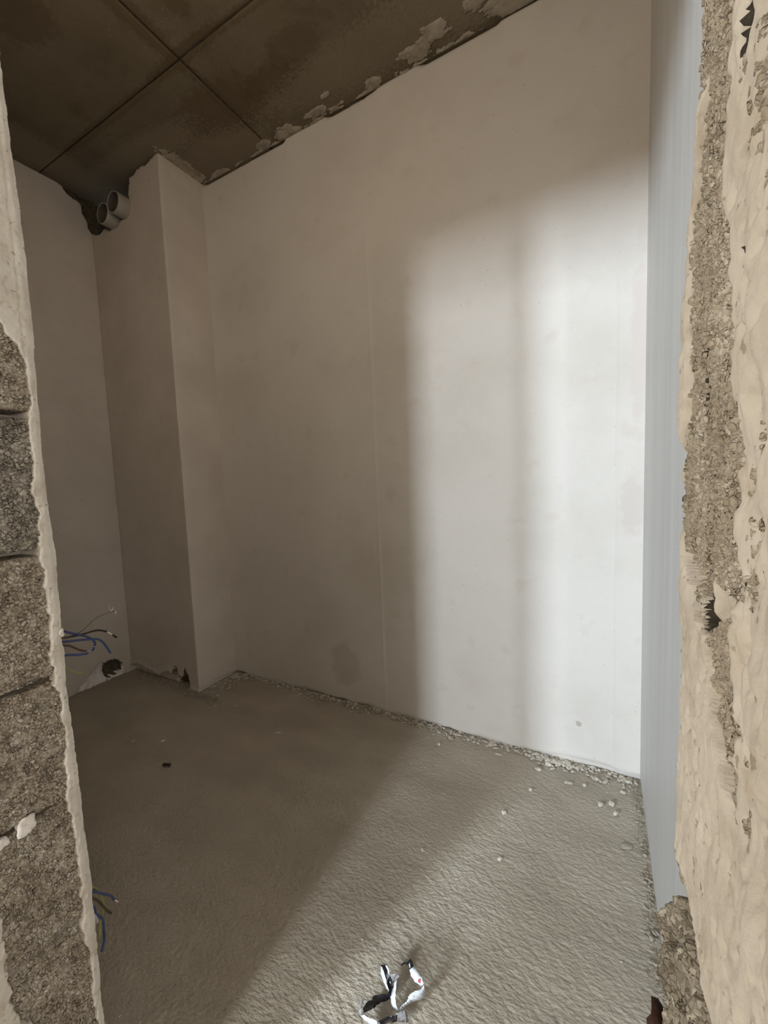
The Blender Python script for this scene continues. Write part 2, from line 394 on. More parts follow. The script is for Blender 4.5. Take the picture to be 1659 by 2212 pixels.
def pumice_h(u, v, s, cell=0.0055, amp=0.0028):
    w = 0.0022
    u2 = u + w * vn(u * 160, v * 160, s); v2 = v + w * vn(u * 150 + 40, v * 150, s + 1)
    f1, f2, cid = worley(u2 / cell, v2 / cell, s)
    e = sst(0.0, 0.30, f2 - f1)
    g1, g2, gid = worley(u2 / (cell * 3.1) + 7, v2 / (cell * 3.1) + 3, s + 1)
    hole = sst(0.55, 0.15, g1) * (gid > 0.62)
    h = -amp * (1 - e) * (0.35 + 0.65 * (cid > 0.35)) + amp * 0.9 * (cid - 0.5)
    h = h - amp * 1.5 * hole * (cid > 0.4) + 0.0018 * fbm(u * 30, v * 30, 4, s + 2)
    return h

# ================================================================== SETTING
def interp(tab, z):
    t = sorted(tab, key=lambda a: a[1]); return np.interp(z, [a[1] for a in t], [a[0] for a in t])

# floor: rippled cement screed
def floor_h(u, v):
    x = u - 2.62; y = v + 0.26
    w = 0.012 * vn(x * 12, y * 12, 1)
    near = 0.45 + 0.55 * sst(-1.6, -0.6, x)
    rip = fbm((x + w) * 62, (y + 0.25 * x + w) * 125, 3, 2, 0.7)
    return 0.0026 * fbm(x * 2.5, y * 2.5, 3, 4) + near * 0.0023 * rip - 0.0016
floor = sheet('floor', (-2.62, 0.26, 0), (1, 0, 0), (0, 1, 0), (0, 0, 1), 2.80, 1.46, 0.0034, floor_h, [floor_m], thick=0.15, kind='structure')
boxes('floor_corridor', [(-2.75, 1.75, YCOR - 0.3, 0.26, -0.15, -0.003)], floor_m, kind='structure')

# back wall
def back_h(u, v):
    x = XC - 0.03 + u; z = v
    h = 0.0022 * fbm(x * 2.2, z * 1.6, 3, 1) + 0.0006 * fbm(x * 14, z * 5, 3, 5)
    sx = -0.93 - 0.004 * (z - 1.4) + 0.0025 * vn(z * 6, z * 0 + 2, 3)
    h += 0.0017 * np.exp(-((x - sx) / 0.006) ** 2) * (0.55 + 0.9 * vn(z * 5, z * 0, 7)) - 0.0012 * sst(0.0, 0.02, x - sx) * sst(0.12, 0.02, x - sx)
    sx2 = 0.045 + 0.003 * vn(z * 5, z * 0 + 9, 3)
    h += 0.0018 * np.exp(-((x - sx2) / 0.005) ** 2) * sst(1.95, 1.7, z)
    zb = 0.014 + 0.014 * fbm(x * 9, x * 0 + 1, 4, 2) + 0.008 * sst(-0.6, 0.1, x)
    h += 0.004 * np.exp(-((z - zb) / 0.012) ** 2) * sst(-0.9, -0.3, x) - (0.004 + 0.010 * sst(-0.1, 0.3, fbm(x * 5, x * 0 + 7, 2, 9))) * sst(zb, zb - 0.008, z)
    zt = 2.788 + 0.010 * fbm(x * 7, x * 0 + 4, 4, 6)
    h -= 0.018 * sst(zt, zt + 0.006, z) * sst(-0.12, 0.12, fbm(x * 4, x * 0 + 3, 3, 12))
    return h
sheet('wall_back', (XC - 0.03, YB, 0), (1, 0, 0), (0, 0, 1), (0, -1, 0), XR - XC + 0.06, H, 0.0045, back_h, [plaster_in], thick=0.15, stepv=0.008, kind='structure')

# right wall: polished, faint vertical trowel marks
def right_h(u, v):
    return 0.0012 * fbm(u * 9, v * 0.9, 3, 2) + 0.0007 * fbm(u * 22, v * 1.0, 2, 6) - 0.01 * sst(0.02, 0.0, v + 0.006 * vn(u * 30, u * 0, 3))
sheet('wall_right', (XR, YB + 0.02, 0), (0, -1, 0), (0, 0, 1), (-1, 0, 0), YB + 0.02 - YN1 + 0.02, H, 0.005, right_h, [plaster_right], thick=0.15, stepv=0.02, kind='structure')

# left wall with the broken corner above and the hole at its foot
LT = [(1.24, 2.81), (1.29, 2.782), (1.335, 2.755), (1.36, 2.745), (1.372, 2.70), (1.39, 2.665), (1.405, 2.62), (1.42, 2.59), (1.60, 2.58), (1.60, 2.81)]
LB = [(1.085, -0.01), (1.11, 0.012), (1.14, 0.045), (1.164, 0.077), (1.195, 0.090), (1.215, 0.112), (1.237, 0.118), (1.262, 0.108), (1.275, 0.118), (1.33, 0.10), (1.352, 0.07), (1.36, 0.03), (1.372, -0.01)]
LD = [(1.268, 0.006), (1.262, 0.05), (1.268, 0.112), (1.33, 0.10), (1.352, 0.07), (1.355, 0.02)]
def left_w(u, v):
    return u + 0.25 + 0.012 * fbm(u * 30, v * 30, 3, 3), v + 0.012 * fbm(u * 30, v * 30, 3, 8)
def left_h(u, v):
    y, z = left_w(u, v)
    h = 0.002 * fbm(u * 2, v * 1.5, 3, 9)
    h = np.where(in_poly(y, z, LT), -0.030 + 0.014 * fbm(u * 45, v * 45, 4, 2), h)
    h = np.where(in_poly(y, z, LB), -0.006 - 0.42 * np.maximum(z, 0) + 0.014 * fbm(u * 50, v * 50, 4, 5), h)
    return np.where(in_poly(y, z, LD), -0.055, h)
def left_m(u, v):
    y, z = left_w(u, v)
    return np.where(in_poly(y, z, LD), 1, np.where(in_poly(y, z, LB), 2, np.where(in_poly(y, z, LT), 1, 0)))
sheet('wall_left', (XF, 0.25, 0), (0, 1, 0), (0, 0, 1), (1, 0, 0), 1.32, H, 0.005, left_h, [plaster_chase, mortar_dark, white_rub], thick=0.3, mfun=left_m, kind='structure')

# boxed-in chase in the corner
CT = [(-2.61, 2.625), (-2.575, 2.60), (-2.52, 2.585), (-2.46, 2.60), (-2.42, 2.578), (-2.34, 2.575), (-2.30, 2.595), (-2.255, 2.59), (-2.235, 2.60), (-2.222, 2.66),
      (-2.226, 2.70), (-2.214, 2.745), (-2.205, 2.772), (-2.17, 2.778), (-2.13, 2.792), (-2.07, 2.788), (-2.02, 2.796), (-1.98, 2.81), (-2.61, 2.81)]
CB = [(-2.17, 0.012), (-2.19, 0.055), (-2.175, 0.10), (-2.155, 0.115), (-2.135, 0.07), (-2.11, 0.052), (-2.085, 0.075), (-2.07, 0.128), (-2.052, 0.09), (-2.04, 0.035), (-2.035, -0.01), (-2.17, -0.01)]
def ch_w(u, v):
    return XF + u + 0.012 * fbm(u * 28, v * 28, 3, 5), v + 0.012 * fbm(u * 28, v * 28, 3, 1)
def ch_h(u, v):
    x, z = ch_w(u, v)
    h = 0.002 * fbm(u * 2.5, v * 1.7, 3, 3)
    zb = 0.050 + 0.030 * fbm(u * 11, u * 0 + 3, 3, 4)
    zb = zb * sst(-2.03, -2.08, XF + u)
    h = h - 0.030 * sst(zb, zb - 0.02, v) + 0.006 * np.exp(-((v - zb) / 0.018) ** 2) + 0.006 * fbm(u * 50, v * 50, 3, 2) * sst(zb + 0.05, zb, v)
    h = np.where(in_poly(x, z, CB), -0.05, h)
    return np.where(in_poly(x, z, CT), -0.21, h)
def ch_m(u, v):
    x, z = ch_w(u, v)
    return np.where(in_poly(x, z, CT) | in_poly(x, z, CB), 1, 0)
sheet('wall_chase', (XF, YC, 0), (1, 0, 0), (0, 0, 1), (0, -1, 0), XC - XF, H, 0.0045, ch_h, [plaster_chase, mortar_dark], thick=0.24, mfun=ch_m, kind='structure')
def side_h(u, v):
    zt = 2.775 + 0.02 * fbm(u * 14, u * 0 + 2, 3, 3)
    h = 0.0016 * fbm(u * 3, v * 2, 3, 6) + 0.006 * sst(zt - 0.06, zt, v) - 0.004 * sst(0.010, 0.0, u)
    zb = 0.02 + 0.02 * fbm(u * 14, u * 0, 3, 8)
    return h - 0.004 * sst(zb, zb - 0.01, v) + 0.003 * fbm(u * 60, v * 60, 3, 2) * sst(0.14, 0.02, v)
sheet('wall_chase_side', (XC + 0.004, YC - 0.001, 0), (0, 1, 0), (0, 0, 1), (1, 0, 0), YB - YC + 0.012, H, 0.005, side_h, [plaster_chase], thick=0.02, kind='structure')

# ceiling: slab, four formwork fields with open joints between them
ceil = boxes('ceiling', [(-2.75, 1.75, YCOR - 0.3, 1.82, H + 0.006, H + 0.20)], mortar_dark, kind='structure')
JX, JY = -1.462, 1.177
k = 0
for (x0, x1) in ((-2.70, JX - 0.0028), (JX + 0.0028, 0.20)):
    for (y0, y1) in ((0.26, JY - 0.0028), (JY + 0.0028, 1.75)):
        lu, lv = x1 - x0, y1 - y0
        def pan_h(u, v, x0=x0, y1=y1, lu=lu, lv=lv, k=k):
            e = np.minimum(np.minimum(u, lu - u), np.minimum(v, lv - v))
            wv = 0.003 * (vn(u * 40, v * 40, k) + 0.5)
            y = y1 - v
            gr = 0.0022 * np.maximum(0, fbm(u * 90, v * 90, 3, 5)) * sst(1.30, 1.6, y)
            return -0.0030 * sst(0.005 + wv, 0.0, e) + 0.0008 * fbm(u * 6, v * 6, 4, k + 2) + gr - 0.001 * k % 2
        sheet('concrete_panel', (x0, y1, H), (1, 0, 0), (0, -1, 0), (0, 0, -1), lu, lv, 0.0065, pan_h, [ceil_m], parent=ceil, thick=0.012)
        k += 1
# plaster smeared from the wall onto the ceiling
SM = [(-0.643, 0.050, 0.09, 0.040), (-0.56, 0.08, 0.06, 0.045), (-0.842, 0.02, 0.05, 0.035), (-1.06, 0.085, 0.035, 0.016), (-1.14, 0.04, 0.08, 0.022), (-1.32, 0.02, 0.10, 0.04), (-1.47, 0.03, 0.05, 0.03),
      (-0.30, 0.04, 0.12, 0.045), (-0.40, 0.10, 0.05, 0.03), (0.02, 0.04, 0.1, 0.05), (-1.93, 0.13, 0.055, 0.16), (-1.80, 0.00, 0.08, 0.03)]
def smear_h(u, v):
    x = XC + u
    m = np.full(u.shape, -1.0)
    for cx, cv, a, b in SM:
        m = np.maximum(m, 1 - np.hypot((x - cx) / a, (v - cv) / b))
    m = np.maximum(m - 0.15, 0.10 - v / 0.05) + 0.75 * fbm(u * 20, v * 48, 5, 7, 0.6)
    return np.where(m > 0, 0.0008 + 0.002 * sst(0, 0.5, m) + 0.0012 * fbm(u * 60, v * 60, 3, 2), -0.014)
sheet('plaster_smear', (XC, YB, H), (1, 0, 0), (0, -1, 0), (0, 0, -1), XR - XC, 0.30, 0.004, smear_h, [smear_m], parent=ceil, thick=0.016, label='pale plaster smeared over the concrete')

# ------------------------------------------------------------------ partition with the broken-out opening
front = boxes('wall_front', [(-2.75, XL - 0.148, YN0, YN1, 0, 2.24), (XL - 0.148, XR + 0.02, YN0, YN1, 1.98, 2.24), (-2.75, -1.5, YN0, YN1, 2.24, 2.64),
                             (-0.1, XR + 0.02, YN0, YN1, 2.24, 2.64), (-1.5, -0.1, YN0, YN0 + 0.04, 2.24, 2.64), (-2.75, XR + 0.02, YN0, YN1, 2.64, H), (XR + 0.002, 1.75, YN0, YN1, 0, H),  # includes the closed niche added for the fill lamp
                             (XJ + 0.004, XR + 0.002, YN0, YN1 - 0.01, 1.62, 1.98), (XJ + 0.012, XR + 0.002, YN0, YN1 - 0.01, 0, 0.46)], plaster_old, kind='structure')
LSIL = [(0.289, 1.852), (0.286, 1.672), (0.288, 1.616), (0.291, 1.512), (0.292, 1.44), (0.289, 1.3), (0.286, 1.183), (0.288, 1.077), (0.290, 1.035), (0.287, 0.946), (0.2865, 0.824), (0.288, 0.765), (0.290, 0.612), (0.291, 0.532), (0.288, 0.284)]
LSTR = [(0.304, 1.8), (0.287, 1.497), (0.281, 1.373), (0.277, 1.311), (0.272, 1.183), (0.268, 1.053), (0.273, 0.957), (0.270, 0.861), (0.272, 0.845), (0.275, 0.772), (0.271, 0.664), (0.274, 0.625), (0.273, 0.511), (0.276, 0.429), (0.275, 0.309)]
def lmask(y, z):
    rag = 0.0030 * fbm(y * 130, z * 130, 2, 4) + 0.0055 * fbm(y * 14, z * 26, 3, 6)
    m = y - interp(LSTR, z) + rag
    m = np.maximum(m, (z - (1.366 - 1.6 * np.maximum(0, y - 0.252))) * 0.6 + rag)
    nl = np.where(z < 0.59, 0.188 + 0.02 * sst(0.45, 0.38, z), 0.150)
    return np.maximum(m, nl - y + rag * 1.3)
def lj_h(u, v):
    y = YN0 + u + lj_s(u, v); z = v
    m = lmask(y, z)
    w = sst(0, 0.0022, m)
    s = 0.0008 * fbm(u * 30, v * 14, 4, 3) + 0.0005 * fbm(u * 220, v * 220, 3, 8)
    s -= 0.0030 * sst(0.135, 0.1435, u) + 0.0014 * np.exp(-((y - 0.2775 - 0.003 * vn(z * 14, z * 0, 2)) / 0.0016) ** 2) * sst(1.2, 1.4, z)
    s -= 0.0015 * sst(0.36, 0.44, fbm(u * 90, v * 70, 2, 1))
    return w * (0.0035 + s) - (1 - w) * 0.055
def lj_s(u, v):
    z = v
    a = interp(LSIL, z) - YN1 + 0.0016 * fbm(z * 40, z * 0 + 5, 4, 2) + 0.0007 * vn(z * 300, z * 0, 5)
    return a * (u / 0.143) ** 6
sheet('plaster_layer', (XL, YN0, 0), (0, 1, 0), (0, 0, 1), (1, 0, 0), 0.143, 2.10, 0.0011, lj_h, [plaster_old], parent=front, thick=0.152, ush=lj_s, stepv=0.0021, label='smooth pale plaster left over the blocks')
JL = [0.110, 0.300, 0.489, 0.682, 0.869, 1.057, 1.250, 1.440]
def block(P0, U, N, z0, z1, seed, m, lu, step, pits=None, lab=None, y_of=None, amp=0.0028, cell=0.0055):
    lv = z1 - z0
    def bh(u, v):
        e = np.minimum(v, lv - v) + 0.0065 * fbm(u * 60, v * 60 + seed, 4, seed)
        h = pumice_h(u + seed * 0.37, v + seed * 0.91, seed, cell, amp) - 0.007 * sst(0.004, 0.0, e) + 0.0012 * math.sin(seed * 2.1)
        if pits: h = h + pits(y_of(u), z0 + v)
        return h
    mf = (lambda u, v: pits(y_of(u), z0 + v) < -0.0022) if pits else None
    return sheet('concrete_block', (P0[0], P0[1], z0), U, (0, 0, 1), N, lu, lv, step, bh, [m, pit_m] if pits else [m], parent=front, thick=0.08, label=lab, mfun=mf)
for i in range(len(JL) - 1):
    gap = {1: 0.0015, 2: 0.0018, 3: 0.0028, 4: 0.0030, 5: 0.0048, 6: 0.0048}
    z0 = JL[i] + gap.get(i, 0.003); z1 = JL[i + 1] - gap.get(i + 1, 0.003)
    block((XL - 0.001, 0.165), (0, 1, 0), (1, 0, 0), z0, z1, i + 1, pumice_gray if i == 5 else pumice, 0.115, 0.0012, amp=0.004)
for i, (zj, d) in enumerate(((0.30, 0.005), (0.489, 0.006), (0.682, 0.012), (0.869, 0.016))):
    sheet('mortar_joint', (XL - d, 0.160, zj - 0.006), (0, 1, 0), (0, 0, 1), (1, 0, 0), 0.115, 0.012, 0.0015,
          lambda u, v, i=i: 0.004 * fbm(u * 60 + i, v * 60, 3, i), [mortar if i < 2 else mortar_dark], parent=front, thick=0.02)
rock('mortar_lump', (XL - 0.002, 0.222, 0.681), (0.006, 0.010, 0.012), 3, white_rub, parent=front, sub=3, amp=0.3, label='white plaster lump stuck in the joint')
rock('mortar_lump', (XL - 0.004, 0.197, 0.676), (0.006, 0.008, 0.007), 4, white_rub, parent=front, sub=3, amp=0.3)
rock('mortar_lump', (XL + 0.001, 0.2855, 0.935), (0.005, 0.0035, 0.007), 8, plaster_old, parent=front, sub=3, amp=0.2)

# right jamb
RSIL = [(0.254, 1.60), (0.256, 1.357), (0.255, 1.337), (0.260, 1.321), (0.270, 1.308), (0.279, 1.294), (0.289, 1.284), (0.301, 1.278), (0.305, 1.272), (0.300, 1.25), (0.302, 1.23), (0.297, 1.205),
        (0.303, 1.18), (0.306, 1.168), (0.290, 1.156), (0.287, 1.119), (0.289, 1.091), (0.284, 1.011), (0.282, 0.955), (0.276, 0.92), (0.27, 0.5)]
RCL = [(0.262, 1.62), (0.257, 1.355), (0.258, 1.317), (0.268, 1.293), (0.274, 1.264), (0.276, 1.218), (0.276, 1.17), (0.283, 1.156), (0.282, 1.119), (0.282, 1.093), (0.256, 1.083), (0.236, 1.072), (0.212, 1.066), (0.204, 1.049), (0.192, 1.037), (0.180, 1.027), (0.140, 1.015), (0.10, 0.5)]
RCR = [(0.19, 1.62), (0.195, 1.3), (0.204, 1.286), (0.211, 1.267), (0.211, 1.25), (0.197, 1.227), (0.194, 1.194), (0.181, 1.159), (0.177, 1.128), (0.178, 1.112), (0.181, 1.095), (0.181, 1.078), (0.177, 1.063), (0.177, 1.046), (0.173, 1.018), (0.22, 0.99), (0.22, 0.5)]
def el(y, z, cy, cz, a, b):
    return np.hypot((y - cy) / a, (z - cz) / b)
PITS = [(0.2250, 1.0835, 0.0105, 0.0100, 0.030), (0.244, 1.196, 0.0048, 0.017, 0.022), (0.247, 1.172, 0.004, 0.006, 0.012), (0.231, 1.105, 0.004, 0.006, 0.01), (0.212, 1.300, 0.004, 0.005, 0.016),
        (0.187, 1.284, 0.003, 0.006, 0.014), (0.2305, 1.302, 0.003, 0.006, 0.012), (0.182, 1.215, 0.003, 0.003, 0.008), (0.176, 1.145, 0.003, 0.003, 0.006), (0.236, 1.255, 0.003, 0.004, 0.006),
        (0.187, 1.160, 0.0028, 0.004, 0.010), (0.184, 1.128, 0.003, 0.005, 0.008)]
def pits(y, z):
    y2 = y + 0.0026 * fbm(y * 130, z * 130, 2, 7); z2 = z + 0.0035 * fbm(y * 110, z * 110, 2, 9)
    h = np.zeros(y.shape)
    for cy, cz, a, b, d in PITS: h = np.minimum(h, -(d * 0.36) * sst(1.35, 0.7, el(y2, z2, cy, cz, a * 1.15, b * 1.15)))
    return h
PP = [(0.1885, 1.012, 0.003, 0.007, 0.006), (0.188, 0.985, 0.003, 0.004, 0.006), (0.186, 0.992, 0.002, 0.01, 0.004), (0.212, 0.985, 0.0035, 0.006, 0.004), (0.236, 0.985, 0.005, 0.003, 0.004), (0.250, 1.010, 0.003, 0.006, 0.003),
      (0.165, 0.935, 0.003, 0.005, 0.010), (0.158, 0.945, 0.005, 0.010, 0.005), (0.187, 1.268, 0.003, 0.004, 0.006), (0.181, 1.243, 0.003, 0.004, 0.005), (0.176, 1.30, 0.010, 0.012, 0.003), (0.168, 1.25, 0.006, 0.012, 0.003),
      (0.166, 1.19, 0.003, 0.01, 0.003), (0.165, 1.06, 0.004, 0.02, 0.003)]
YR0 = 0.288
def rj_h(u, v):
    y = YR0 - u - rj_s(u, v); z = 0.45 + v
    rag = 0.0032 * fbm(y * 130, z * 105, 2, 2) + 0.0045 * fbm(y * 24, z * 30, 3, 6)
    m = np.maximum(y - interp(RCL, z), interp(RCR, z) - y) + rag
    # a tongue of plaster crossing the bare core beside the deep hole
    m = np.maximum(m, 0.0062 - np.hypot((y - 0.2035) / 0.75, (z - 1.088) / 3.2) + rag * 0.5)
    m = np.minimum(m, (z - 0.915) * 0.7 + 0.35 * (0.0 + rag))
    w = sst(0, 0.0035, m)
    s = 0.0020 * fbm(u * 32, v * 17, 4, 5) + 0.0016 * fbm(u * 110, v * 80, 3, 9) + 0.0004 * fbm(u * 320, v * 300, 2, 3)
    s += 0.0050 * sst(0.20, 0.17, y) * fbm(u * 60, v * 26, 4, 11)
    f1, f2, cid = worley(u * 150, v * 110, 4)
    s -= 0.0016 * sst(0.5, 0.2, f1) * (cid > 0.72)
    y2 = y + 0.003 * fbm(y * 150, z * 150, 3, 7); z2 = z + 0.004 * fbm(y * 120, z * 120, 3, 9)
    for cy, cz, a, b, d in PP: s = s - d * sst(1.25, 0.7, el(y2, z2, cy, cz, a, b))
    s -= 0.004 * sst(0.006, 0.0, u)
    return w * (0.0022 + s) - (1 - w) * 0.008 + pits(y, z) * (1 - 0.3 * w)
def rj_s(u, v):
    z = 0.45 + v
    a = -(interp(RSIL, z) - YR0)
    b = 0.0034 * fbm(z * 70, z * 0 + 3, 4, 6) + 0.0010 * vn(z * 420, z * 0 + 1, 4)
    return a * np.clip(1 - u / 0.06, 0, 1) ** 2 + b * np.clip(1 - u / 0.016, 0, 1) ** 2
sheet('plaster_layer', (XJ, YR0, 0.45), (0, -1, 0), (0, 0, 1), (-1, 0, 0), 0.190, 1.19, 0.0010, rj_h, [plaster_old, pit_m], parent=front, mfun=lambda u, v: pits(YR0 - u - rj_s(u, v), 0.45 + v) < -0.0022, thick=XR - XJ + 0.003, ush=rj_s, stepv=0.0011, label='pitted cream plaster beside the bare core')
for i, (z0, z1) in enumerate(((0.902, 1.0865), (1.0935, 1.280), (1.286, 1.470), (1.478, 1.66))):
    block((XJ + 0.0004, 0.283), (0, -1, 0), (-1, 0, 0), z0, z1, i + 9, pumice_fine, 0.125, 0.0009, pits=pits, y_of=lambda u: 0.283 - u, amp=0.0022, cell=0.0038)
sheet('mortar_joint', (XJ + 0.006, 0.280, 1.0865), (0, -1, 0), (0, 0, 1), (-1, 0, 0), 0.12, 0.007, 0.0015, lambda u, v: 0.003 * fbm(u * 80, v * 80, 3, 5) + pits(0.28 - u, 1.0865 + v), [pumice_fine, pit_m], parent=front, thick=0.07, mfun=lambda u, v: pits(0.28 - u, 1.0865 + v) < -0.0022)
sheet('mortar_joint', (XJ + 0.004, 0.262, 1.280), (0, -1, 0), (0, 0, 1), (-1, 0, 0), 0.10, 0.006, 0.0015, lambda u, v: 0.003 * fbm(u * 80, v * 80, 3, 5), [pumice], parent=front, thick=0.03)
# smashed block below
def br_h(u, v):
    y = 0.290 - u; z = 0.45 + v
    f1, f2, cid = worley(u / 0.019 + 2, v / 0.021, 6)
    h = pumice_h(u, v, 13, 0.006, 0.003) + 0.010 * fbm(u * 38, v * 38, 4, 3) + 0.012 * (cid - 0.55) * sst(0, 0.25, f2 - f1)
    top = 0.905 - 1.3 * np.maximum(0, y - 0.262) + 0.01 * fbm(u * 60, v * 60, 3, 3)
    return h - 0.035 * sst(top - 0.003, top + 0.004, z) + 0.004 * sst(0.87, 0.80, z)
def br_s(u, v):
    return (0.010 * fbm(v * 45, v * 0 + 2, 4, 3) + 0.004) * np.clip(1 - u / 0.05, 0, 1)
sheet('concrete_block', (0.040, 0.290, 0.45), (0, -1, 0), (0, 0, 1), (-1, 0, 0), 0.185, 0.47, 0.0013, br_h, [pumice_rub], parent=front, thick=0.092, ush=br_s, label='smashed grey block with a ragged broken face')
rock('clay_fragment', (0.040, 0.286, 0.772), (0.010, 0.014, 0.020), 21, clay, parent=front, sub=3, amp=0.3, box=0.5, label='dark brown broken fragment')

# ------------------------------------------------------------------ space behind the camera
A0, A1, B0, B1, Z0, Z1 = -0.67, -0.37, -2.12, -1.78, 1.20, 2.50
WA = (-0.91, -0.49); WB = (-2.28, -1.84)
y0, y1 = YCOR - 0.2, YCOR
boxes('wall_corridor_back', [(-2.75, 1.75, y0, y1, 0, Z0), (-2.75, 1.75, y0, y1, Z1, H), (-2.75, WB[0], y0, y1, Z0, Z1), (WB[1], WA[0], y0, y1, Z0, Z1), (WA[1], 1.75, y0, y1, Z0, Z1)], corridor_m, kind='structure')
boxes('wall_corridor_left', [(-2.75, -2.60, YCOR, YN0, 0, 0.6), (-2.75, -2.60, YCOR, YN0, 2.1, H), (-2.75, -2.60, YCOR, -1.4, 0.6, 2.1), (-2.75, -2.60, -0.5, YN0, 0.6, 2.1)], corridor_m, kind='structure')
boxes('wall_corridor_right', [(1.60, 1.75, YCOR, YN0, 0, 0.6), (1.60, 1.75, YCOR, YN0, 2.1, H), (1.60, 1.75, YCOR, -1.2, 0.6, 2.1), (1.60, 1.75, -0.3, YN0, 0.6, 2.1)], corridor_m, kind='structure')
boxes('wall_shadow_blocker', [(-0.39, 0.45, -0.62, -0.42, 0, H)], corridor_m, kind='structure')  # unseen pier added to cast the soft grey band on the back wall

# ================================================================== THINGS
# two waste pipes in the opening at the top of the chase
def pipe(name, x, z, r, y0, label, seed):
    prof = [(r, 1.50), (r, 1.40), (r, y0 + 0.030), (r + 0.0006, y0 + 0.006), (r - 0.001, y0 + 0.001), (r - 0.003, y0), (r - 0.0052, y0 + 0.002), (r - 0.006, y0 + 0.03), (r - 0.006, 1.48)]
    n = 48; co = []; q = []; mi = []
    for (rr, yy) in prof:
        for j in range(n):
            a = 2 * math.pi * j / n
            co.append((rr * math.cos(a), yy - y0, rr * math.sin(a)))
    for i in range(len(prof) - 1):
        for j in range(n):
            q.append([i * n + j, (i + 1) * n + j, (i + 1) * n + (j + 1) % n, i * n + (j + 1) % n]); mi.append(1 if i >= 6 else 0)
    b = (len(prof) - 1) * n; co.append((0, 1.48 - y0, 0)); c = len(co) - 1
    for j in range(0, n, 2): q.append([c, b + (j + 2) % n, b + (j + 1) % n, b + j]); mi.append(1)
    o = link(name, quads_mesh(name, co, q, mi), None, [pvc, pvc_in])
    o.location = (x, y0, z)
    tag(o, label, 'pipe', 'waste pipes in the chase opening')
    return o
pipe('waste_pipe', -2.262, 2.640, 0.0535, 1.345, 'open grey plastic waste pipe in the chase hole, the upper right of the two', 1)
pipe('waste_pipe', -2.374, 2.622, 0.0525, 1.350, 'open grey plastic waste pipe in the chase hole, the lower left of the two', 2)

# wires coming out of the wall behind the left jamb
def wire(label, m, pts, r, group, bare_pts=None, tip_pts=None, tip_m=None, fray=()):
    o = tube('electric_wire', pts, r, m)
    tag(o, label, 'wire', group)
    if bare_pts: tube('bare_end', bare_pts, r * 0.62, bare, parent=o, n=3)
    if tip_pts: tube('insulation_tip', tip_pts, r, tip_m or m, parent=o, n=3)
    for f in fray: tube('strand', f, 0.0012, bare, parent=o, n=3, sides=6, label='frayed pale strand')
    return o
G1 = 'wire ends of the upper outlet on the front wall'; G2 = 'wire ends of the lower outlet on the front wall'
R_ = 0.0021
wire('blue wire of the upper bunch that arches highest and hooks downward at its tip', blue_w, [(-0.786, 0.288, 0.924), (-0.835, 0.34, 0.898), (-0.873, 0.37, 0.878), (-0.9, 0.395, 0.861), (-0.927, 0.42, 0.844), (-0.948, 0.44, 0.827), (-0.959, 0.45, 0.813), (-0.962, 0.45, 0.807)], R_, G1,
     bare_pts=[(-0.962, 0.45, 0.807), (-0.9635, 0.45, 0.8045)], tip_pts=[(-0.9635, 0.45, 0.8045), (-0.971, 0.45, 0.795)])
wire('blue wire of the upper bunch bending down to the right past the hooked one', blue_w, [(-0.791, 0.29, 0.905), (-0.811, 0.33, 0.886), (-0.864, 0.375, 0.863), (-0.894, 0.41, 0.847), (-0.927, 0.44, 0.831), (-0.953, 0.462, 0.812), (-0.966, 0.475, 0.794), (-0.972, 0.485, 0.775)], R_, G1)
wire('short blue wire lowest of the upper bunch lying almost level', blue_w, [(-0.786, 0.288, 0.888), (-0.809, 0.33, 0.863), (-0.831, 0.35, 0.851), (-0.848, 0.37, 0.84), (-0.862, 0.39, 0.832)], R_, G1)
wire('black wire of the upper bunch with a stripped gap before its tip', black_w, [(-0.789, 0.288, 0.914), (-0.859, 0.35, 0.878), (-0.908, 0.39, 0.859), (-0.936, 0.42, 0.848), (-0.964, 0.45, 0.839), (-0.977, 0.47, 0.832), (-0.99, 0.49, 0.82)], R_, G1,
     bare_pts=[(-0.99, 0.49, 0.82), (-0.994, 0.497, 0.814), (-0.998, 0.505, 0.806)], tip_pts=[(-0.998, 0.505, 0.806), (-1.0, 0.51, 0.801), (-1.0, 0.515, 0.795)])
wire('short brown wire of the upper bunch just above the lowest blue one', brown_w, [(-0.782, 0.288, 0.900), (-0.809, 0.335, 0.878), (-0.833, 0.355, 0.863), (-0.858, 0.375, 0.846), (-0.863, 0.385, 0.839), (-0.872, 0.393, 0.834)], 0.0018, G1,
     bare_pts=[(-0.872, 0.393, 0.834), (-0.875, 0.397, 0.832)])
wire('thin pull cord rising out of the upper wires to a frayed pale end', plain('dull_cord', (0.17, 0.13, 0.075), 0.6), [(-0.774, 0.288, 0.907), (-0.884, 0.372, 0.868), (-0.966, 0.43, 0.846), (-1.038, 0.475, 0.832), (-1.083, 0.51, 0.828), (-1.109, 0.54, 0.826), (-1.113, 0.56, 0.827), (-1.104, 0.57, 0.829)], 0.0010, G1,
     fray=[[(-1.111, 0.565, 0.828), (-1.129, 0.57, 0.834), (-1.148, 0.58, 0.836)], [(-1.111, 0.565, 0.829), (-1.113, 0.57, 0.833), (-1.125, 0.578, 0.835)], [(-1.104, 0.57, 0.829), (-1.109, 0.575, 0.825), (-1.104, 0.57, 0.821)]])
wire('thin yellow-green wire drooping below the upper bunch', yel_w, [(-0.78, 0.288, 0.881), (-0.803, 0.33, 0.843), (-0.855, 0.36, 0.811), (-0.878, 0.38, 0.794), (-0.886, 0.39, 0.789), (-0.892, 0.395, 0.7885), (-0.888, 0.39, 0.790)], 0.0009, G1)
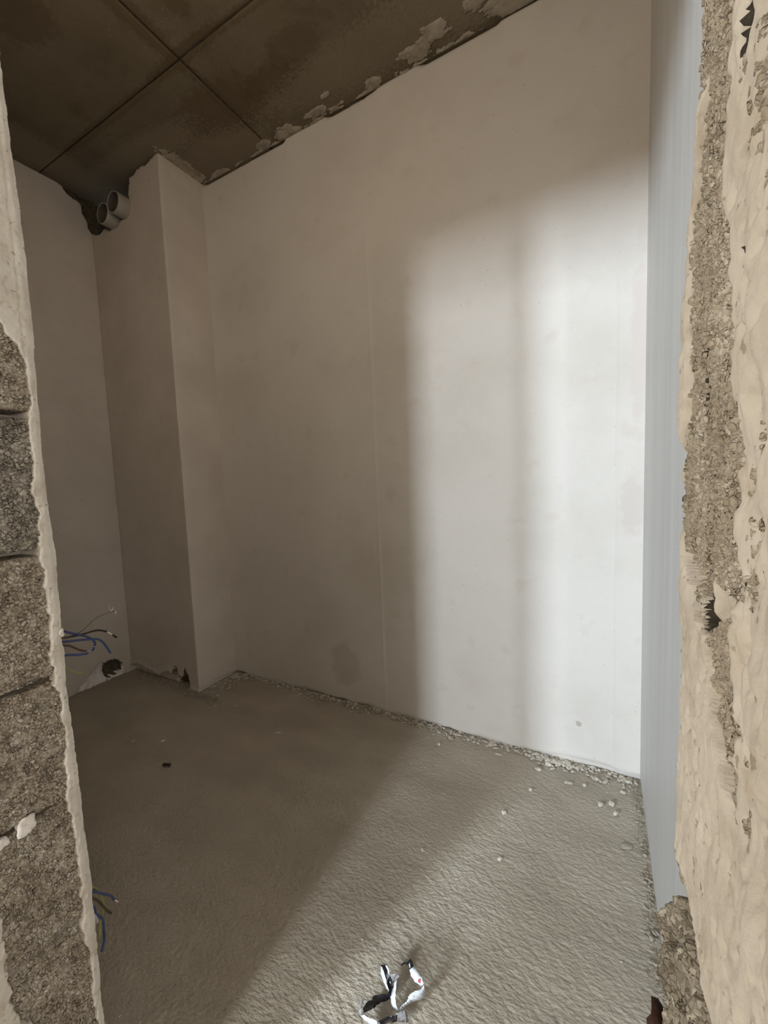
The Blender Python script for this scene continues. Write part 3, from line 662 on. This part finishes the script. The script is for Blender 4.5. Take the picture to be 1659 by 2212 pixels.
wire('yellow-green wire looping down in front of the lower bunch', yel_w, [(-0.733, 0.288, 0.51), (-0.795, 0.33, 0.437), (-0.817, 0.345, 0.409), (-0.839, 0.36, 0.373), (-0.856, 0.37, 0.342), (-0.859, 0.372, 0.323), (-0.863, 0.37, 0.306), (-0.863, 0.365, 0.294), (-0.856, 0.36, 0.288), (-0.858, 0.36, 0.273)], 0.0020, G2)
wire('blue wire of the lower bunch pointing out to the right', blue_w, [(-0.734, 0.288, 0.503), (-0.796, 0.335, 0.424), (-0.824, 0.358, 0.383), (-0.863, 0.388, 0.330), (-0.877, 0.400, 0.302)], R_, G2, bare_pts=[(-0.877, 0.400, 0.302), (-0.885, 0.41, 0.283)])
wire('short dark brown wire between the blue ones of the lower bunch', brown_w, [(-0.736, 0.288, 0.493), (-0.821, 0.344, 0.388), (-0.848, 0.366, 0.338), (-0.864, 0.380, 0.305), (-0.870, 0.389, 0.287)], 0.0019, G2)
wire('dark blue wire of the lower bunch hanging lowest behind the yellow loop', blue_w, [(-0.738, 0.288, 0.484), (-0.796, 0.33, 0.399), (-0.811, 0.338, 0.37), (-0.818, 0.350, 0.345), (-0.824, 0.354, 0.330), (-0.822, 0.353, 0.316), (-0.806, 0.345, 0.312), (-0.796, 0.335, 0.306)], R_, G2)
wire('pale grey wire end tucked against the jamb in the lower bunch', gray_w, [(-0.741, 0.288, 0.464), (-0.770, 0.314, 0.415), (-0.774, 0.321, 0.399), (-0.771, 0.322, 0.390)], 0.0030, G2)

# crumpled printed strip
def ribbon(name, prs, m, parent, th=0.0005, sub=4, label=None):
    a = catmull([p[0] for p in prs], sub); b = catmull([p[1] for p in prs], sub)
    k = len(a); mid = (a + b) / 2
    T = np.gradient(mid, axis=0); Nn = np.cross(T, b - a); Nn /= np.linalg.norm(Nn, axis=1)[:, None] + 1e-9
    rs = np.random.RandomState(k)
    mid = mid + Nn * (0.0011 * rs.randn(k))[:, None]
    ed = (b - a) * (0.05 * rs.randn(k))[:, None]; a = a - ed; b = b + ed
    rows = []
    for s in (1, -1):
        for P in (a, mid, b): rows.append(P + s * Nn * th / 2)
    co = np.concatenate(rows); q = []
    I = lambda r, i: r * k + i
    for i in range(k - 1):
        for r in (0, 1): q.append([I(r, i), I(r, i + 1), I(r + 1, i + 1), I(r + 1, i)])
        for r in (3, 4): q.append([I(r, i), I(r + 1, i), I(r + 1, i + 1), I(r, i + 1)])
        q.append([I(0, i), I(3, i), I(3, i + 1), I(0, i + 1)]); q.append([I(2, i), I(2, i + 1), I(5, i + 1), I(5, i)])
    for e in (0, k - 1):
        q.append([I(0, e), I(1, e), I(4, e), I(3, e)]); q.append([I(1, e), I(2, e), I(5, e), I(4, e)])
    return link(name, quads_mesh(name, co, q), parent, [m], label=label)
STRIP = [
('right','w',[((-0.3712,0.7309,0.048),(-0.3653,0.7397,0.05)),((-0.3653,0.7269,0.042),(-0.3538,0.7352,0.046)),((-0.3571,0.7258,0.034),(-0.3436,0.7333,0.042)),((-0.3429,0.7286,0.026),(-0.3354,0.726,0.04))]),
('tip','k',[((-0.371,0.7303,0.048),(-0.3651,0.7391,0.05)),((-0.3782,0.7347,0.052),(-0.3686,0.7406,0.056)),((-0.3902,0.7312,0.05),(-0.3724,0.7405,0.062)),((-0.3909,0.7304,0.045),(-0.38,0.735,0.056))]),
('fold','w',[((-0.3372,0.7244,0.032),(-0.3352,0.7254,0.04)),((-0.3404,0.717,0.034),(-0.3322,0.7243,0.03)),((-0.3491,0.7076,0.036),(-0.3312,0.7228,0.022)),((-0.3579,0.6966,0.034),(-0.3379,0.7138,0.016)),((-0.3602,0.6899,0.028),(-0.3544,0.7023,0.012)),((-0.3683,0.6847,0.02),(-0.3656,0.6911,0.01)),((-0.3741,0.6784,0.014),(-0.3742,0.6799,0.006))]),
('inner','w',[((-0.3985,0.7071,0.03),(-0.3909,0.707,0.04)),((-0.3973,0.6979,0.026),(-0.3879,0.6972,0.038)),((-0.3973,0.6887,0.02),(-0.3856,0.6876,0.034)),((-0.3951,0.6831,0.018),(-0.3827,0.6825,0.03)),((-0.3886,0.6788,0.012),(-0.3797,0.6773,0.024)),((-0.3788,0.6787,0.008),(-0.3729,0.6762,0.016))]),
('gray','g',[((-0.4149,0.7026,0.03),(-0.4101,0.7032,0.042)),((-0.4111,0.7095,0.032),(-0.4048,0.7071,0.044)),((-0.4034,0.7064,0.026),(-0.3963,0.7119,0.046)),((-0.4011,0.709,0.026),(-0.3885,0.7139,0.042))]),
('leftw','w',[((-0.4356,0.7142,0.038),(-0.4316,0.7129,0.04)),((-0.4325,0.7079,0.03),(-0.4254,0.7077,0.04)),((-0.4262,0.7042,0.022),(-0.4168,0.702,0.034)),((-0.4178,0.7001,0.016),(-0.4105,0.6953,0.03)),((-0.4089,0.6964,0.01),(-0.4044,0.6925,0.024))]),
('leftk','k',[((-0.4365,0.7144,0.04),(-0.4257,0.7163,0.045)),((-0.4265,0.7095,0.038),(-0.4171,0.7098,0.046)),((-0.4197,0.705,0.034),(-0.4118,0.7037,0.044)),((-0.4147,0.7037,0.026),(-0.4055,0.7076,0.034)),((-0.4127,0.701,0.018),(-0.4029,0.7021,0.028)),((-0.4033,0.6978,0.01),(-0.395,0.6973,0.03))]),
('leftt','w',[((-0.4249,0.7159,0.045),(-0.4205,0.7148,0.048)),((-0.4186,0.7107,0.044),(-0.4133,0.7115,0.048)),((-0.4146,0.7054,0.042),(-0.4098,0.7074,0.046)),((-0.4139,0.7015,0.04),(-0.409,0.7028,0.044))]),
('darkband','k',[((-0.4022,0.6963,0.018),(-0.3957,0.6933,0.008)),((-0.4112,0.6829,0.022),(-0.4054,0.6844,0.008)),((-0.4278,0.6735,0.02),(-0.4193,0.6764,0.004)),((-0.4334,0.664,0.018),(-0.4226,0.6693,0.004)),((-0.4402,0.6567,0.016),(-0.4312,0.659,0.003)),((-0.443,0.646,0.014),(-0.4422,0.6469,0.003))]),
('lowleft','g',[((-0.4486,0.6479,0.034),(-0.4404,0.6493,0.034)),((-0.4473,0.6395,0.03),(-0.4423,0.6447,0.03)),((-0.4464,0.6329,0.022),(-0.4402,0.6352,0.03)),((-0.4453,0.6324,0.02),(-0.4344,0.6324,0.022)),((-0.438,0.6308,0.02),(-0.431,0.633,0.026))]),
('loww','w',[((-0.4404,0.6303,0.02),(-0.4297,0.6309,0.028)),((-0.4326,0.6316,0.014),(-0.4206,0.6303,0.028)),((-0.4226,0.635,0.006),(-0.4075,0.636,0.024)),((-0.411,0.6359,0.004),(-0.3972,0.6372,0.02)),((-0.3996,0.6342,0.004),(-0.3879,0.6386,0.016))]),
('lowk','k',[((-0.3959,0.6346,0.016),(-0.4029,0.6354,0.022)),((-0.3862,0.6512,0.012),(-0.3864,0.6495,0.026)),((-0.3774,0.6571,0.01),(-0.3784,0.6539,0.028)),((-0.3697,0.6622,0.01),(-0.3685,0.658,0.03))]),
('lowg','g',[((-0.3699,0.6624,0.008),(-0.3705,0.6587,0.032)),((-0.3609,0.6682,0.008),(-0.3616,0.6648,0.034)),((-0.3522,0.6712,0.008),(-0.3557,0.6717,0.034)),((-0.3507,0.6786,0.006),(-0.3499,0.6761,0.02))]),
('flower','r',[((-0.3509,0.728,0.0405),(-0.3491,0.7322,0.0435)),((-0.3491,0.7255,0.034),(-0.3423,0.733,0.0405))]),

]
sp = empty('packaging_strip')
tag(sp, 'crumpled loop of black and white printed packaging strip on the screed floor', 'strip')
FM = {'w': film_w, 'k': film_k, 'g': film_g, 'r': red_ink}
FN = {'w': ('white_film', 'white printed side'), 'k': ('black_film', 'glossy black side'), 'g': ('grey_film', 'grey crinkled underside'), 'r': ('red_print', 'small red printed flower')}
for (nm, c, prs) in STRIP:
    if nm == 'flower': continue
    ribbon(FN[c][0], prs, FM[c], sp, label=FN[c][1])
# small red flower printed on the white side: seven thin petals lying on the film
(fa, fb), (fc, fd) = [s for s in STRIP if s[0] == 'right'][0][2][2], [s for s in STRIP if s[0] == 'right'][0][2][3]
fa, fb, fc, fd = (Vector(v) for v in (fa, fb, fc, fd))
cen = fa * 0.30 + fb * 0.42 + fc * 0.12 + fd * 0.16; e1 = (fb - fa).normalized(); e2 = (fc - fa); e2 = (e2 - e2.dot(e1) * e1).normalized(); en = e1.cross(e2)
if en.dot(Vector((0, 0, CAMH)) - cen) < 0: en = -en
bm = bmesh.new()
for k_ in range(6):
    a = k_ * math.pi / 3; c0 = cen + en * 0.0012 + 0.0026 * (math.cos(a) * e1 + math.sin(a) * e2)
    vs = [bm.verts.new(c0 + 0.0014 * (math.cos(t) * e1 + math.sin(t) * e2)) for t in np.linspace(0, 2 * math.pi, 9)[:-1]]
    f_ = bm.faces.new(vs); r_ = bmesh.ops.extrude_face_region(bm, geom=[f_])
    bmesh.ops.translate(bm, verts=[v for v in r_['geom'] if isinstance(v, bmesh.types.BMVert)], vec=-en * 0.0006)
me = bpy.data.meshes.new('red_print'); bm.to_mesh(me); bm.free()
link('red_print', me, sp, [red_ink], smooth=False, label='small red printed flower')

# single crumbs one can point to
def crumb(x, y, s, seed, label, m=None, flat=0.5, rot=0.0, name='plaster_crumb', cat='crumb'):
    o = rock(name, (x, y, s[2] * 0.45), s, seed, m or crumb_m, sub=2, amp=0.28, box=0.5, rot=rot)
    tag(o, label, cat, 'loose crumbs on the floor'); return o
C_ = [(-1.860, 0.986, (0.009, 0.007, 0.004), 'small pale chip on the dark floor left of the two-piece chip', 0.2),
      (-1.737, 1.047, (0.010, 0.005, 0.005), 'narrow pale chip on the dark floor behind the brown stub', 0.9),
      (-1.755, 1.345, (0.010, 0.006, 0.004), 'pale flat chip on the floor in front of the chase foot', 0.1),
      (-1.658, 1.394, (0.006, 0.005, 0.004), 'small pale chip right of the flat chip near the chase', 0.1),
      (-1.905, 1.610, (0.032, 0.013, 0.007), 'large flat plaster flake leaning at the foot of the lit chase side', 0.5),
      (-1.300, 1.314, (0.016, 0.010, 0.0018), 'thin round pale flake on the middle of the dark floor', 0.3),
      (-0.606, 1.546, (0.008, 0.008, 0.005), 'round pale crumb where the shadow edge meets the wall foot', 0.0),
      (-0.361, 1.589, (0.014, 0.006, 0.004), 'long flat pale crumb by the wall foot in the light', 0.0),
      (-0.217, 1.447, (0.006, 0.005, 0.005), 'lone pale crumb on the lit floor a hand from the wall', 0.5),
      (-0.282, 1.303, (0.008, 0.006, 0.007), 'upright pale crumb casting a shadow out on the lit floor', 0.3),
      (-0.100, 1.539, (0.015, 0.006, 0.004), 'elongated pale flake below the white rubble of the wall foot', 0.2),
      (0.005, 1.479, (0.008, 0.007, 0.006), 'left crumb of the pair near the right wall', 0.3),
      (0.039, 1.497, (0.009, 0.007, 0.007), 'right crumb of the pair near the right wall', 0.1),
      (0.050, 1.460, (0.010, 0.006, 0.006), 'tilted crumb just in front of the pair near the right wall', 0.8),
      (0.076, 1.572, (0.009, 0.006, 0.005), 'pale crumb behind the pair near the right wall corner', 0.2),
      (-0.047, 1.552, (0.006, 0.005, 0.005), 'small crumb left of the pair near the white rubble', 0.4),
      (-0.208, 1.568, (0.013, 0.009, 0.005), 'broad pale crumb among the debris under the faint grey wall band', 0.2),
      (-0.477, 1.055, (0.005, 0.004, 0.005), 'tiny bright crumb on the lit floor near the shadow edge', 0.2),
      (-0.259, 1.129, (0.006, 0.004, 0.005), 'tiny bright crumb in the middle of the lit floor', 0.2)]
for i, (x, y, s, lab, ro) in enumerate(C_): crumb(x, y, s, i + 30, lab, rot=ro)
crumb(0.076, 1.338, (0.016, 0.010, 0.003), 77, 'flat grey screed flake near the right wall', m=crumb_g, rot=0.4, name='screed_flake', cat='flake')
st = tube('brown_stub', [(-1.580, 0.945, 0.006), (-1.567, 0.950, 0.0065), (-1.552, 0.957, 0.006)], 0.006, plain('dark_brown_stub', (0.055, 0.032, 0.02), 0.7), n=3)
tag(st, 'short dark brown stub lying on the dark floor', 'stub')

# countless fine debris
def debris(name, n, place, smin, smax, m, label, seed):
    rs = np.random.RandomState(seed); co0, f0 = ICO[1]; f0 = np.array(f0); cs = []; fs = []; k = 0
    for i in range(n):
        x, y = place(rs)
        s = smin + (smax - smin) * rs.rand() ** 4.5
        c = co0 * (1 + 0.3 * rs.randn(len(co0), 1) * 0.6) * np.array([s * (0.7 + 0.8 * rs.rand()), s * (0.5 + 0.5 * rs.rand()), s * (0.25 + 0.4 * rs.rand())])
        a = rs.rand() * 6.28; R2 = np.array([[math.cos(a), math.sin(a), 0], [-math.sin(a), math.cos(a), 0], [0, 0, 1]])
        cs.append(c @ R2 + np.array([x, y, s * 0.22])); fs.append(f0 + k); k += len(co0)
    me = bpy.data.meshes.new(name); me.from_pydata(np.concatenate(cs).tolist(), [], np.concatenate(fs).tolist()); me.update()
    o = link(name, me, None, [m], smooth=False, kind='stuff'); tag(o, label, 'debris'); return o
def pl_back(rs):
    x = -1.93 + 2.05 * rs.rand()
    dens = 0.35 + 0.65 * (0.5 + 0.5 * math.sin(x * 9 + 1.0)) ** 1.5
    return x, YB + 0.008 - abs(rs.randn()) * 0.028 * (0.4 + dens) - 0.002
debris('plaster_debris', 2200, pl_back, 0.0012, 0.0105, crumb_m, 'pale plaster crumbs heaped along the foot of the back wall', 1)
debris('grey_debris', 1100, lambda rs: (-1.93 + 2.05 * rs.rand(), YB + 0.006 - abs(rs.randn()) * 0.022), 0.0015, 0.010, crumb_g, 'grey screed grit mixed in along the foot of the back wall', 2)
debris('white_rubble', 260, lambda rs: (-0.13 + 0.055 * rs.randn(), YB - 0.012 - abs(rs.randn()) * 0.02), 0.003, 0.012, crumb_m, 'patch of broken white plaster at the wall foot near the right corner', 3)
debris('corner_debris', 420, lambda rs: (XR - 0.004 - abs(rs.randn()) * 0.014, 0.75 + 0.9 * rs.rand()), 0.0015, 0.007, crumb_g, 'grey grit along the foot of the right wall', 4)
debris('chase_debris', 520, lambda rs: (XF + 0.06 + 0.75 * rs.rand(), YC + 0.0 - abs(rs.randn()) * 0.035), 0.002, 0.010, crumb_g, 'brownish rubble along the foot of the chase', 5)
debris('chase_side_debris', 260, lambda rs: (XC + 0.01 + abs(rs.randn()) * 0.05, YC + 0.0 + 0.26 * rs.rand()), 0.002, 0.010, crumb_m, 'pale plaster bits in the corner beside the lit chase side', 6)
debris('floor_grit', 420, lambda rs: (-2.3 + 2.4 * rs.rand(), 0.4 + 1.2 * rs.rand()), 0.0009, 0.0032, crumb_m, 'sparse tiny white grit scattered over the floor', 7)
